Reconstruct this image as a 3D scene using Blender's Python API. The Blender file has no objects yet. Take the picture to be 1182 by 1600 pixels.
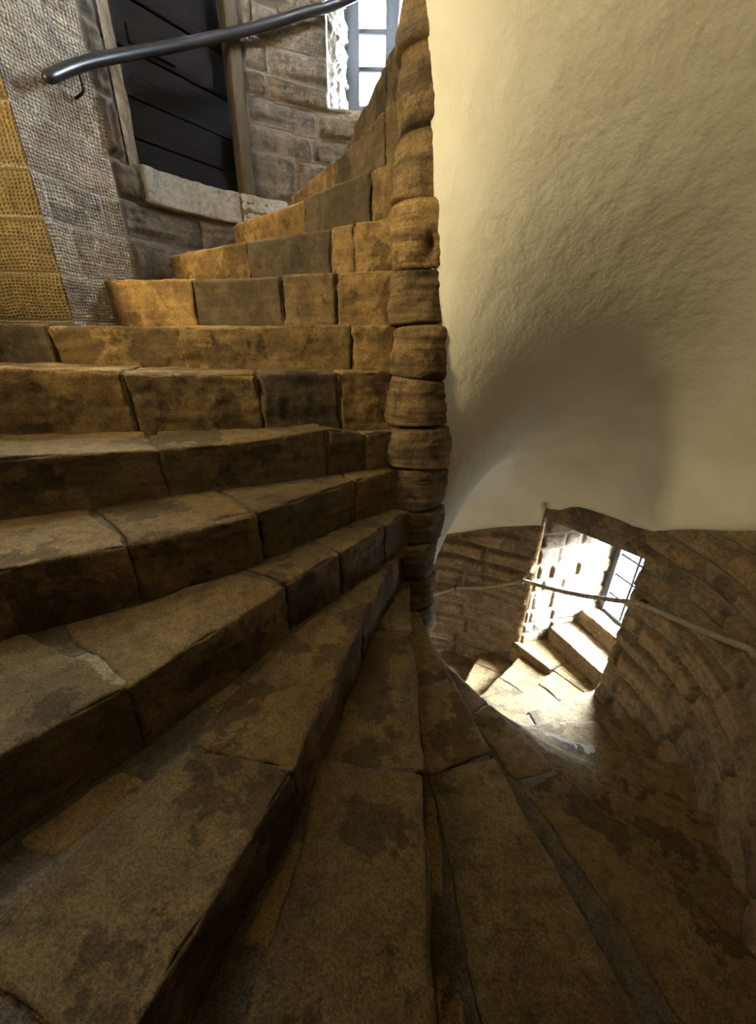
import bpy, math
import numpy as np
from mathutils import Matrix, Vector

# ------------------------------------------------------------------ stair geometry
NX, NY = 0.18680, 2.03269          # newel axis (camera stands at x=0, y=0)
Z0, RISE = 0.26748, 0.2            # height of step 0's nosing relative to the camera, riser height
PH0, DPH, EOFF = -3.43957, 0.263524, -0.0007
RN, RW = 0.149, 1.70               # newel radius, wall radius
ZO = 5.0                           # world height of the camera
def zl(k): return ZO + Z0 - RISE*k
ZT = {15: -2.63, 16: -2.69, 17: -2.88, 18: -3.07}     # the lowest steps are shallower
def zs(k): return ZO + ZT.get(k, Z0 - RISE*k)
def ang(k): return PH0 + DPH*k
def pol(r, k): return (NX + r*math.cos(ang(k)), NY + r*math.sin(ang(k)))

# ------------------------------------------------------------------ camera, world, lights, exposure
scn = bpy.context.scene
C = scn.collection
F, TH, ROLL, CY = 637.65, 0.479289, 0.009965, 868.24
cam = bpy.data.cameras.new('camera'); co = bpy.data.objects.new('camera', cam); C.objects.link(co)
cam.sensor_fit = 'HORIZONTAL'; cam.sensor_width = 36; cam.lens = F/1182*36
cam.shift_y = (CY-800)/1182; cam.clip_start = 0.02; cam.clip_end = 200
fw = Vector((0, math.cos(TH), -math.sin(TH))); up0 = Vector((0, math.sin(TH), math.cos(TH))); rt0 = Vector((1, 0, 0))
cr, sr = math.cos(ROLL), math.sin(ROLL)
up = up0*cr - rt0*sr; rt = rt0*cr + up0*sr
M = Matrix((rt, up, -fw)).transposed().to_4x4(); M.translation = Vector((0, 0, ZO)); co.matrix_world = M
scn.camera = co
scn.view_settings.view_transform = 'Standard'; scn.view_settings.look = 'None'
scn.view_settings.gamma = 1; scn.view_settings.use_curve_mapping = False
scn.view_settings.exposure = 0.55
SKY = 215.0
LAMP = 158.0
w = bpy.data.worlds.new('sky'); scn.world = w; w.use_nodes = True
wn = w.node_tree; bg = wn.nodes['Background']; bg.inputs[0].default_value = (0.74, 0.86, 1.0, 1); bg.inputs[1].default_value = SKY
_tc = wn.nodes.new('ShaderNodeTexCoord'); _sp = wn.nodes.new('ShaderNodeSeparateXYZ'); wn.links.new(_tc.outputs['Generated'], _sp.inputs[0])
_mr = wn.nodes.new('ShaderNodeMapRange'); wn.links.new(_sp.outputs[2], _mr.inputs[0])          # bright overcast sky, dim ground below the horizon
for _i, _v in ((1, -0.12), (2, 0.25), (3, SKY*0.014), (4, SKY)): _mr.inputs[_i].default_value = _v
_gx = wn.nodes.new('ShaderNodeVectorMath'); _gx.operation = 'DOT_PRODUCT'; wn.links.new(_tc.outputs['Generated'], _gx.inputs[0]); _gx.inputs[1].default_value = (2.9, 0.0, 0.0)
_gm = wn.nodes.new('ShaderNodeMath'); _gm.operation = 'MAXIMUM'; wn.links.new(_gx.outputs['Value'], _gm.inputs[0])
_ga = wn.nodes.new('ShaderNodeMath'); _ga.operation = 'ADD'; wn.links.new(_gm.outputs[0], _ga.inputs[0]); _ga.inputs[1].default_value = 0.95
_gp = wn.nodes.new('ShaderNodeMath'); _gp.operation = 'MULTIPLY'; wn.links.new(_ga.outputs[0], _gp.inputs[0]); wn.links.new(_mr.outputs[0], _gp.inputs[1])   # cloud is brighter towards the hidden sun
wn.links.new(_gp.outputs[0], bg.inputs[1])
def area(name, loc, direction, sx, sy, energy=0, col=(1, 1, 1), portal=False):
    l = bpy.data.lights.new(name, 'AREA'); l.shape = 'RECTANGLE'; l.size = sx; l.size_y = sy; l.energy = energy; l.color = col
    o = bpy.data.objects.new(name, l); C.objects.link(o); o.location = loc
    o.rotation_euler = Vector(direction).to_track_quat('-Z', 'Y').to_euler()
    if portal: l.cycles.is_portal = True
    return o
area('daylight_portal_lower', (2.42, 3.08, ZO-1.9), (-1, 0, 0), 1.1, 1.1, portal=True)
area('daylight_portal_upper', (-0.06, 4.42, ZO+1.95), (0, -1, 0), 0.6, 1.2, portal=True)
area('daylight_portal_added', (NX+1.95*math.cos(ang(-5.8)), NY+1.95*math.sin(ang(-5.8)), ZO+2.28), (-math.cos(ang(-5.8)), -math.sin(ang(-5.8)), 0), 0.5, 0.95, portal=True)  # sky light through the added window behind the pillar
pl = bpy.data.lights.new('warm_lamp', 'SPOT'); pl.energy = LAMP; pl.color = (1.0, 0.81, 0.42); pl.shadow_soft_size = 0.16
pl.spot_size = math.radians(145); pl.spot_blend = 1.0
po = bpy.data.objects.new('warm_lamp', pl); C.objects.link(po); po.location = (-2.05, 1.15, ZO+0.75)
po.rotation_euler = Vector((1.5, 1.15, 0.50)).to_track_quat('-Z', 'Y').to_euler()

# ------------------------------------------------------------------ numpy noise
def _h(ix, iy, iz, seed):
    n = (ix*374761393 + iy*668265263 + iz*2147483647 + seed*974634777) & 0xffffffff
    n = ((n ^ (n >> 13))*1274126177) & 0xffffffff
    n = ((n ^ (n >> 16))*2246822519) & 0xffffffff
    return ((n ^ (n >> 15)) & 0xffffff)/float(0xffffff)*2-1
def vnoise(P, seed=0):
    P = np.asarray(P, float); i = np.floor(P).astype(np.int64); f = P-i; f = f*f*(3-2*f)
    r = 0
    for dx in (0, 1):
        wx = f[..., 0] if dx else 1-f[..., 0]
        for dy in (0, 1):
            wy = f[..., 1] if dy else 1-f[..., 1]
            for dz in (0, 1):
                wz = f[..., 2] if dz else 1-f[..., 2]
                r = r + wx*wy*wz*_h(i[..., 0]+dx, i[..., 1]+dy, i[..., 2]+dz, seed)
    return r
def fbm(P, freq, octv=3, seed=0, gain=0.5):
    a, s, r = 1.0, 0.0, 0
    for o in range(octv):
        r = r + a*vnoise(np.asarray(P)*freq*(2.03**o)+17.3*o, seed+o); s += a; a *= gain
    return r/s
def sstep(a, b, x):
    t = np.clip((x-a)/(b-a), 0, 1); return t*t*(3-2*t)
def hrand(i, j, seed=0): return (_h(np.int64(i)+np.zeros(1, np.int64), np.int64(j)+np.zeros(1, np.int64), np.zeros(1, np.int64), seed)[0]+1)/2

# ------------------------------------------------------------------ materials
def mat(name):
    m = bpy.data.materials.new(name); m.use_nodes = True; nt = m.node_tree
    return m, nt, nt.nodes['Principled BSDF']
def node(nt, t, **kw):
    n = nt.nodes.new(t)
    for k, v in kw.items():
        if k.startswith('i_'):
            key = k[2:]; n.inputs[int(key) if key.isdigit() else key].default_value = v
        else: setattr(n, k, v)
    return n
def L(nt, a, b): nt.links.new(a, b)
def ramp(nt, src, pts):
    r = nt.nodes.new('ShaderNodeValToRGB'); e = r.color_ramp.elements
    while len(e) < len(pts): e.new(0.5)
    for x, (p, c) in zip(e, pts): x.position = p; x.color = (*c, 1) if len(c) == 3 else c
    L(nt, src, r.inputs[0]); return r.outputs[0]
def mixc(nt, fac, a, b, mode='MIX'):
    m = nt.nodes.new('ShaderNodeMix'); m.data_type = 'RGBA'; m.blend_type = mode
    for s, v in ((m.inputs[0], fac), (m.inputs[6], a), (m.inputs[7], b)):
        if hasattr(v, 'links'): L(nt, v, s)
        elif isinstance(v, tuple): s.default_value = (*v, 1)
        else: s.default_value = v
    return m.outputs[2]
def attr(nt, name): return node(nt, 'ShaderNodeAttribute', attribute_name=name).outputs['Fac']
def noise(nt, vec, scale, detail=6, rough=0.6, dist=0.0):
    n = node(nt, 'ShaderNodeTexNoise', i_Scale=scale, i_Detail=detail, i_Roughness=rough, i_Distortion=dist); L(nt, vec, n.inputs['Vector']); return n.outputs['Fac']
def stone_mat(name, light, mid, dark, ochre, mortar=(0.2, 0.16, 0.11), bump=0.8, patch=0.5, band=0.35, grime=0.55, rough=0.85, dimple=False, spec=0.25, dimcol=((1, 1, 1), (1, 1, 1)), dimp=0.85):
    m, nt, b = mat(name)
    g = node(nt, 'ShaderNodeNewGeometry').outputs['Position']
    rnd = attr(nt, 'rnd'); mo = attr(nt, 'mort')
    # offset the pattern per stone
    vm = node(nt, 'ShaderNodeVectorMath', operation='MULTIPLY_ADD'); L(nt, rnd, vm.inputs[0]); vm.inputs[1].default_value = (7, 5, 3); L(nt, g, vm.inputs[2]); P = vm.outputs[0]
    n1 = noise(nt, P, 5.0, 8, 0.65); n2 = noise(nt, P, 28.0, 6, 0.7); n3 = noise(nt, P, 3.6, 9, 0.62)
    n4 = noise(nt, P, 160.0, 3, 0.7)
    base = ramp(nt, n1, [(0.3, dark), (0.5, mid), (0.72, light)])
    c = mixc(nt, ramp(nt, rnd, [(0.0, (0, 0, 0)), (1.0, (1, 1, 1))]), base, mixc(nt, 0.75, base, ochre))
    # bedding bands
    mp = node(nt, 'ShaderNodeMapping'); mp.inputs['Scale'].default_value = (1.5, 1.5, 30); L(nt, P, mp.inputs[0])
    bn = noise(nt, mp.outputs[0], 1.0, 4, 0.6, 0.6)
    c = mixc(nt, band, c, mixc(nt, 1.0, c, ramp(nt, bn, [(0.35, (0.45, 0.42, 0.4)), (0.6, (1.15, 1.12, 1.05))]), 'MULTIPLY'))
    # worn dark skin patches with hard edges
    pt = ramp(nt, n3, [(0.545, (0, 0, 0)), (0.56, (1, 1, 1))])
    c = mixc(nt, patch, c, mixc(nt, pt, c, mixc(nt, 1.0, c, (0.42, 0.40, 0.38), 'MULTIPLY')))
    c = mixc(nt, grime, c, mixc(nt, 1.0, c, ramp(nt, n2, [(0.34, (0.28, 0.26, 0.26)), (0.50, (1, 1, 1)), (0.70, (1.4, 1.33, 1.2))]), 'MULTIPLY'))
    c = mixc(nt, 0.6, c, mixc(nt, 1.0, c, ramp(nt, n4, [(0.36, (0.4, 0.4, 0.4)), (0.5, (1, 1, 1)), (0.64, (1.6, 1.5, 1.35))]), 'MULTIPLY'))
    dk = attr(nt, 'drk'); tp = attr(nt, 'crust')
    c = mixc(nt, dk, c, mixc(nt, 1.0, mixc(nt, .5, c, (0.11, 0.10, 0.085)), (0.45, 0.45, 0.47), 'MULTIPLY'))
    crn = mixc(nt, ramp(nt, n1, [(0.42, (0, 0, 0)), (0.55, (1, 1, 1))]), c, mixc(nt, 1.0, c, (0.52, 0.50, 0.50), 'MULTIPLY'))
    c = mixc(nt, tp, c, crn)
    mc = mixc(nt, 0.8, mortar, mixc(nt, 1.0, mortar, ramp(nt, n4, [(0.35, (0.4, 0.4, 0.4)), (0.6, (1.3, 1.3, 1.3))]), 'MULTIPLY'))
    c = mixc(nt, mo, c, mc)
    L(nt, c, b.inputs['Base Color']); b.inputs['Roughness'].default_value = rough; b.inputs['Specular IOR Level'].default_value = spec
    h = node(nt, 'ShaderNodeMath', operation='MULTIPLY_ADD', i_1=0.5); L(nt, n2, h.inputs[0]); 
    h2 = node(nt, 'ShaderNodeMath', operation='MULTIPLY', i_1=0.22); L(nt, n4, h2.inputs[0]); L(nt, h2.outputs[0], h.inputs[2])
    h3 = node(nt, 'ShaderNodeMath', operation='MULTIPLY_ADD', i_1=band*0.5); L(nt, bn, h3.inputs[0]); L(nt, h.outputs[0], h3.inputs[2]); H = h3.outputs[0]
    if dimple:
        cs = mixc(nt, attr(nt, 'sty'), mixc(nt, 1.0, c, dimcol[0], 'MULTIPLY'), mixc(nt, 1.0, c, dimcol[1], 'MULTIPLY')); L(nt, cs, b.inputs['Base Color'])
        uv = node(nt, 'ShaderNodeUVMap', uv_map='UVMap').outputs[0]
        wob = node(nt, 'ShaderNodeTexNoise', i_Scale=9.0, i_Detail=2.0); L(nt, uv, wob.inputs['Vector'])
        ad = node(nt, 'ShaderNodeVectorMath', operation='MULTIPLY_ADD'); L(nt, wob.outputs['Color'], ad.inputs[0]); ad.inputs[1].default_value = (0.034, 0.034, 0); L(nt, uv, ad.inputs[2])
        sp = node(nt, 'ShaderNodeSeparateXYZ'); L(nt, ad.outputs[0], sp.inputs[0])
        def sn(o, f, ph=None):
            a = node(nt, 'ShaderNodeMath', operation='MULTIPLY', i_1=f); L(nt, o, a.inputs[0])
            s = node(nt, 'ShaderNodeMath', operation='SINE')
            if ph is not None:
                q = node(nt, 'ShaderNodeMath', operation='ADD'); L(nt, a.outputs[0], q.inputs[0]); L(nt, ph, q.inputs[1]); L(nt, q.outputs[0], s.inputs[0])
            else: L(nt, a.outputs[0], s.inputs[0])
            return s.outputs[0]
        sx, sy = sn(sp.outputs[0], 2*math.pi/0.0175), sn(sp.outputs[1], 2*math.pi/0.0140)
        pr = node(nt, 'ShaderNodeMath', operation='MULTIPLY'); 
        sx2 = node(nt, 'ShaderNodeMath', operation='MULTIPLY_ADD', i_1=0.5, i_2=0.5); L(nt, sx, sx2.inputs[0])
        sy2 = node(nt, 'ShaderNodeMath', operation='MULTIPLY_ADD', i_1=0.5, i_2=0.5); L(nt, sy, sy2.inputs[0])
        L(nt, sx2.outputs[0], pr.inputs[0]); L(nt, sy2.outputs[0], pr.inputs[1])
        st = attr(nt, 'sty'); pm = node(nt, 'ShaderNodeMath', operation='MULTIPLY'); L(nt, pr.outputs[0], pm.inputs[0]); L(nt, st, pm.inputs[1])
        inv = node(nt, 'ShaderNodeMath', operation='MULTIPLY_ADD', i_1=-dimp); L(nt, pm.outputs[0], inv.inputs[0]); L(nt, H, inv.inputs[2]); H = inv.outputs[0]
    bp = node(nt, 'ShaderNodeBump', i_Strength=bump, i_Distance=0.018); L(nt, H, bp.inputs['Height']); L(nt, bp.outputs[0], b.inputs['Normal'])
    return m
M_STEP = stone_mat('worn_sandstone', (0.31, 0.218, 0.098), (0.215, 0.146, 0.062), (0.11, 0.076, 0.038), (0.30, 0.182, 0.066), mortar=(0.15, 0.12, 0.085), patch=0.8, grime=0.5)
M_NEWEL = stone_mat('newel_sandstone', (0.34, 0.24, 0.115), (0.22, 0.155, 0.075), (0.10, 0.07, 0.04), (0.30, 0.19, 0.08), patch=0.75, band=0.95, bump=0.9)
M_WALL = stone_mat('rough_wall_sandstone', (0.30, 0.225, 0.145), (0.19, 0.14, 0.092), (0.09, 0.07, 0.055), (0.28, 0.19, 0.10), mortar=(0.20, 0.16, 0.115), patch=0.5, band=0.4, bump=0.9)
M_GREY = stone_mat('tooled_grey_ashlar', (0.38, 0.34, 0.28), (0.31, 0.275, 0.225), (0.22, 0.195, 0.165), (0.27, 0.23, 0.17), mortar=(0.40, 0.35, 0.28), patch=0.15, band=0.15, bump=0.9, dimple=True)
M_PALE = stone_mat('pale_lime_mortar', (0.42, 0.34, 0.2), (0.34, 0.27, 0.16), (0.24, 0.19, 0.11), (0.36, 0.28, 0.15), patch=0.0, band=0.0)
M_YEL = stone_mat('ochre_tooled_ashlar', (0.21, 0.155, 0.078), (0.165, 0.12, 0.06), (0.105, 0.078, 0.042), (0.17, 0.12, 0.05), mortar=(0.27, 0.22, 0.14), patch=0.15, band=0.15, bump=0.9, dimple=True, dimp=0.5, dimcol=((1, 1, 1), (0.68, 0.66, 0.62)))
M_LEFT = stone_mat('left_wall_stone', (0.36, 0.325, 0.27), (0.24, 0.21, 0.17), (0.10, 0.085, 0.07), (0.24, 0.19, 0.13), mortar=(0.36, 0.31, 0.24), patch=0.5, band=0.5, bump=0.9, dimple=True, dimcol=((0.42, 0.38, 0.34), (1.45, 1.40, 1.38)))
M_MORT = stone_mat('gritty_mortar', (0.20, 0.155, 0.095), (0.15, 0.115, 0.072), (0.09, 0.07, 0.05), (0.18, 0.13, 0.08), patch=0.2, band=0.0, bump=1.0)

def plaster():
    m, nt, b = mat('limewashed_plaster')
    g = node(nt, 'ShaderNodeNewGeometry').outputs['Position']
    n1 = noise(nt, g, 3.0, 4, 0.5); n2 = noise(nt, g, 55.0, 4, 0.55); n3 = noise(nt, g, 16.0, 3, 0.5)
    c = ramp(nt, n1, [(0.3, (0.62, 0.57, 0.455)), (0.7, (0.72, 0.68, 0.57))])
    L(nt, c, b.inputs['Base Color']); b.inputs['Roughness'].default_value = 0.75; b.inputs['Specular IOR Level'].default_value = 0.25
    a = node(nt, 'ShaderNodeMath', operation='MULTIPLY_ADD', i_1=0.45); L(nt, n2, a.inputs[0]); L(nt, n3, a.inputs[2])
    bp = node(nt, 'ShaderNodeBump', i_Strength=0.5, i_Distance=0.011); L(nt, a.outputs[0], bp.inputs['Height']); L(nt, bp.outputs[0], b.inputs['Normal'])
    return m
M_PLAST = plaster()
def simple(name, col, rough=0.5, metal=0.0, bscale=None, bstr=0.3, col2=None, stretch=None, spec=0.5):
    m, nt, b = mat(name); b.inputs['Roughness'].default_value = rough; b.inputs['Metallic'].default_value = metal; b.inputs['Specular IOR Level'].default_value = spec
    b.inputs['Base Color'].default_value = (*col, 1)
    if bscale:
        g = node(nt, 'ShaderNodeNewGeometry').outputs['Position']
        if stretch:
            mp = node(nt, 'ShaderNodeMapping'); mp.inputs['Scale'].default_value = stretch; L(nt, g, mp.inputs[0]); g = mp.outputs[0]
        n = noise(nt, g, bscale, 6, 0.65)
        L(nt, ramp(nt, n, [(0.3, col), (0.7, col2 or tuple(x*1.4 for x in col))]), b.inputs['Base Color'])
        bp = node(nt, 'ShaderNodeBump', i_Strength=bstr, i_Distance=0.006); L(nt, n, bp.inputs['Height']); L(nt, bp.outputs[0], b.inputs['Normal'])
    return m
M_RAIL = simple('dark_varnished_rail', (0.006, 0.005, 0.006), 0.33, 0.0, 30, 0.05, (0.014, 0.010, 0.010), spec=0.35)
M_IRON = simple('black_iron', (0.012, 0.012, 0.014), 0.5, 0.6, 60, 0.3)
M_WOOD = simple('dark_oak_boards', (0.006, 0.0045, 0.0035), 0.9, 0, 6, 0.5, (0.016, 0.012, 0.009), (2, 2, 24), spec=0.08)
M_POST = simple('weathered_oak_post', (0.035, 0.026, 0.017), 0.9, 0, 6, 0.8, (0.09, 0.065, 0.04), (22, 22, 1.5), spec=.1)
M_FRAME = simple('grey_window_frame', (0.045, 0.05, 0.058), 0.55, 0.2, 40, 0.15)
M_LEAD = simple('dark_glazing_bar', (0.035, 0.038, 0.042), 0.5, 0.3)
M_ROPE = simple('hemp_rope', (0.22, 0.18, 0.12), 0.95, 0, 180, 0.6, (0.36, 0.30, 0.21), spec=0.1)
def glass():
    m = bpy.data.materials.new('thin_window_glass'); m.use_nodes = True; nt = m.node_tree
    for n in list(nt.nodes): nt.nodes.remove(n)
    o = nt.nodes.new('ShaderNodeOutputMaterial'); t = nt.nodes.new('ShaderNodeBsdfTransparent'); g = nt.nodes.new('ShaderNodeBsdfGlossy')
    t.inputs[0].default_value = (0.93, 0.96, 0.97, 1); g.inputs['Roughness'].default_value = 0.03
    x = nt.nodes.new('ShaderNodeMixShader'); x.inputs[0].default_value = 0.06
    L(nt, t.outputs[0], x.inputs[1]); L(nt, g.outputs[0], x.inputs[2]); L(nt, x.outputs[0], o.inputs[0]); return m
M_GLASS = glass()

# ------------------------------------------------------------------ mesh helpers
def mesh(name, V, Q, material, parent=None, attrs=None, uv=None, smooth=True, kind=None):
    V = np.asarray(V, np.float32); Q = np.asarray(Q, np.int32)
    me = bpy.data.meshes.new(name); me.vertices.add(len(V)); me.vertices.foreach_set('co', V.ravel())
    n = Q.shape[1]; me.loops.add(Q.size); me.polygons.add(len(Q))
    me.loops.foreach_set('vertex_index', Q.ravel()); me.polygons.foreach_set('loop_start', np.arange(0, Q.size, n, dtype=np.int32))
    me.polygons.foreach_set('loop_total', np.full(len(Q), n, np.int32))
    me.update(calc_edges=True); me.validate()
    if smooth: me.polygons.foreach_set('use_smooth', np.ones(len(me.polygons), bool))
    for k, a in (attrs or {}).items():
        at = me.attributes.new(k, 'FLOAT', 'POINT'); at.data.foreach_set('value', np.asarray(a, np.float32).ravel())
    if uv is not None:
        u = me.uv_layers.new(name='UVMap'); u.data.foreach_set('uv', np.asarray(uv, np.float32)[Q.ravel()].ravel())
    me.materials.append(material)
    o = bpy.data.objects.new(name, me); C.objects.link(o)
    if parent: o.parent = parent
    if kind: o['kind'] = kind
    return o
def gridq(nu, nv, mask=None):
    i, j = np.meshgrid(np.arange(nu-1), np.arange(nv-1), indexing='ij')
    a = i*nv+j; q = np.stack([a, a+nv, a+nv+1, a+1], -1).reshape(-1, 4)
    return q if mask is None else q[mask.ravel()]
def compact(V, Q, *arrs):
    u, inv = np.unique(Q, return_inverse=True); return V[u], inv.reshape(Q.shape), [a[u] for a in arrs]
def empty(name, loc, label=None, cat=None, group=None, kind=None):
    o = bpy.data.objects.new(name, None); o.empty_display_size = 0.1; C.objects.link(o); o.location = loc; tag(o, label, cat, group, kind); return o
def tag(o, label=None, cat=None, group=None, kind=None):
    for k, v in (('label', label), ('category', cat), ('group', group), ('kind', kind)):
        if v: o[k] = v
    return o
def adopt(o, parent):
    """parent a mesh built in world coordinates"""
    o.parent = parent; o.matrix_parent_inverse = Matrix.Translation(parent.location).inverted(); return o
def rbox(Lx, Ly, Lz, rr, res):
    """rounded box surface in [0,L] with outward directions; shared vertices"""
    dims = (Lx, Ly, Lz); rr = min(rr, min(dims)*0.45)
    def axis(l):
        n = max(2, int(math.ceil((l-2*rr)/res))); core = np.linspace(rr, l-rr, n+1)
        e = rr*(1-np.cos(np.linspace(0, math.pi/2, 4)))[:-1]
        return np.concatenate([e, core, l-e[::-1]])
    ax = [axis(l) for l in dims]; Vs, Qs, off = [], [], 0
    for d in range(3):
        a, b = (d+1) % 3, (d+2) % 3
        for side in (0, 1):
            A, B = np.meshgrid(ax[a], ax[b], indexing='ij'); P = np.zeros(A.shape+(3,)); P[..., a] = A; P[..., b] = B; P[..., d] = dims[d]*side
            q = gridq(*A.shape)
            if side == 0: q = q[:, ::-1]
            Vs.append(P.reshape(-1, 3)); Qs.append(q+off); off += A.size
    V = np.concatenate(Vs); Q = np.concatenate(Qs)
    key = np.round(V*1e5).astype(np.int64); _, idx, inv = np.unique(key, axis=0, return_index=True, return_inverse=True)
    V = V[idx]; Q = inv.ravel()[Q]
    inner = np.clip(V, rr, np.array(dims)-rr); D = V-inner; n = np.linalg.norm(D, axis=1, keepdims=True); N = D/np.maximum(n, 1e-9)
    return inner+N*rr, N, Q
def box_pts(P8, name, material, parent=None, kind=None, bevel=0.0, attrs=None):
    """P8: 4 bottom points then 4 top points (world)"""
    Q = [(3, 2, 1, 0), (4, 5, 6, 7), (0, 1, 5, 4), (1, 2, 6, 5), (2, 3, 7, 6), (3, 0, 4, 7)]
    o = mesh(name, P8, Q, material, None, smooth=False, kind=kind)
    if bevel:
        b = o.modifiers.new('bevel', 'BEVEL'); b.width = bevel; b.segments = 2
    if parent: adopt(o, parent)
    return o
def warp_stone(name, L3, fmap, material, parent, rr=0.015, res=0.014, amp=0.005, seed=0, rnd=0.5, freq=9, lumps=1.0, kind=None, post=None, drk=0.0, crust=0.0):
    """a rounded, weathered stone: box space L3 mapped to the world by fmap(q,s,z)"""
    V, N, Q = rbox(*L3, rr, res)
    sd = seed*3.71
    d = amp*(1.3*fbm(V+sd, freq, 3, seed)*lumps + 0.35*fbm(V+sd, freq*5, 2, seed+9))
    if crust:
        nf = 1-np.clip(np.abs(N[:, 2])*1.2, 0, 1)            # upright faces are left rock-rough
        rk = 1-2*np.abs(fbm(V*np.array([1, 1, 2.2])+sd, 9, 3, seed+21)); d = d + nf*(0.006*rk-0.004) + nf*0.004*fbm(V*np.array([2, 2, 30])+sd, 1, 2, seed+4)
        ed = 1-np.max(np.abs(N), axis=1)                       # arrises: chips
        ch = np.clip(fbm(V+sd, 13, 3, seed+33)-0.05, 0, 1); d = d - 0.05*ch*np.clip(ed/0.25, 0, 1)
        d = d*np.where(N[:, 2] > .9, 0.6, 1)
    V = V + N*d[:, None]
    if post is not None: V = post(V, N)
    W = fmap(V)
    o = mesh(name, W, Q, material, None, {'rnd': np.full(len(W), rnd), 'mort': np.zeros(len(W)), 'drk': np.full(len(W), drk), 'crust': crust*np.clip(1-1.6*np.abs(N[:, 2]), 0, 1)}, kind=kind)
    adopt(o, parent); return o
def tube(name, P, rad, material, parent=None, seg=12, closed_ends=True, radii=None):
    P = np.array(P, float); n = len(P); T = np.gradient(P, axis=0); T /= np.linalg.norm(T, axis=1, keepdims=True)
    U = np.array([0, 0, 1.0]); 
    if abs(T[0] @ U) > 0.9: U = np.array([1.0, 0, 0])
    V = []; r = radii if radii is not None else [rad]*n
    for i in range(n):
        U = U-(U@T[i])*T[i]; U /= np.linalg.norm(U); B = np.cross(T[i], U)
        for j in range(seg):
            a = 2*math.pi*j/seg; V.append(P[i]+r[i]*(math.cos(a)*U+math.sin(a)*B))
    Q = [(i*seg+j, i*seg+(j+1) % seg, (i+1)*seg+(j+1) % seg, (i+1)*seg+j) for i in range(n-1) for j in range(seg)]
    if closed_ends:
        for e in (0, n-1):
            V.append(P[e]); c = len(V)-1
            for j in range(0, seg, 2):
                f = (c, e*seg+j, e*seg+(j+1) % seg, e*seg+(j+2) % seg); Q.append(f if e else f[::-1])
    o = mesh(name, V, Q, material)
    if parent: adopt(o, parent)
    return o
def bez(pts, n=60):
    """Catmull-Rom through pts"""
    P = np.array(pts, float); P = np.vstack([2*P[0]-P[1], P, 2*P[-1]-P[-2]]); out = []
    m = len(P)-3; per = max(2, n//m)
    for i in range(m):
        a, b, c, d = P[i:i+4]
        for t in np.linspace(0, 1, per, endpoint=False):
            out.append(0.5*((2*b)+(-a+c)*t+(2*a-5*b+4*c-d)*t*t+(-a+3*b-3*c+d)*t**3))
    out.append(P[-2]); return np.array(out)

# ------------------------------------------------------------------ masonry height fields
def courses(lo, hi, h, seed):
    z = [lo]; i = 0
    while z[-1] < hi: z.append(z[-1]+h*(0.72+0.6*hrand(i, 3, seed))); i += 1
    return z
def masonry(s, z, levels, blen, seed, mw=0.010, warp=0.012, jit=0.0):
    """block id noise, distance to the joint, block local coordinates for arc s, height z"""
    P = np.stack([s, z, np.zeros_like(s)], -1)
    zz = z + warp*fbm(P, 2.5, 2, seed+50); ss = s + warp*1.2*fbm(P, 3.0, 2, seed+60)
    lv = np.asarray(levels); ci = np.clip(np.searchsorted(lv, zz)-1, 0, len(lv)-2)
    dz = np.minimum(zz-lv[ci], lv[ci+1]-zz); ds = np.full_like(s, 9.0); bid = np.zeros_like(s)
    lo, hi = s.min()-2, s.max()+2
    for c in np.unique(ci):
        b = [lo-hrand(c, 1, seed)*blen]; j = 0
        h = lv[c+1]-lv[c]
        while b[-1] < hi: b.append(b[-1]+blen*(0.5+1.0*hrand(c*91+j, 2, seed))*(0.8+0.25*h/0.17)); j += 1
        b = np.array(b); m = ci == c; k = np.searchsorted(b, ss[m])-1; k = np.clip(k, 0, len(b)-2)
        ds[m] = np.minimum(ss[m]-b[k], b[k+1]-ss[m]); bid[m] = k+c*57
    # rounded corners
    r = 0.03; dd = np.where((dz < r) & (ds < r), r-np.hypot(r-dz, r-ds), np.minimum(dz, ds))
    rid = (_h(bid.astype(np.int64), np.zeros_like(bid, np.int64), np.zeros_like(bid, np.int64), seed)+1)/2
    return dd, rid
def block_height(s, z, levels, blen, seed, bulge, rough, mw=0.008, prot=0.02, edge=0.035, warp=0.012):
    d, rid = masonry(s, z, levels, blen, seed, warp=warp)
    P = np.stack([s, z, rid*40], -1)
    prof = 1-(1-np.clip((d-mw)/edge, 0, 1))**2.2
    h = bulge*prof + prot*(rid-0.5)*sstep(0, 0.02, d-mw) + rough*(1.1*fbm(P, 7, 3, seed+5)+0.5*fbm(P, 34, 2, seed+8))*(0.25+0.75*prof)
    # horizontal bedding grooves
    h = h + rough*0.7*fbm(np.stack([s*2.5, z*38, rid*9], -1), 1.0, 3, seed+3)*prof
    mort = 1-sstep(mw*0.5, mw*1.8, d)
    return h, rid, mort

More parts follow.
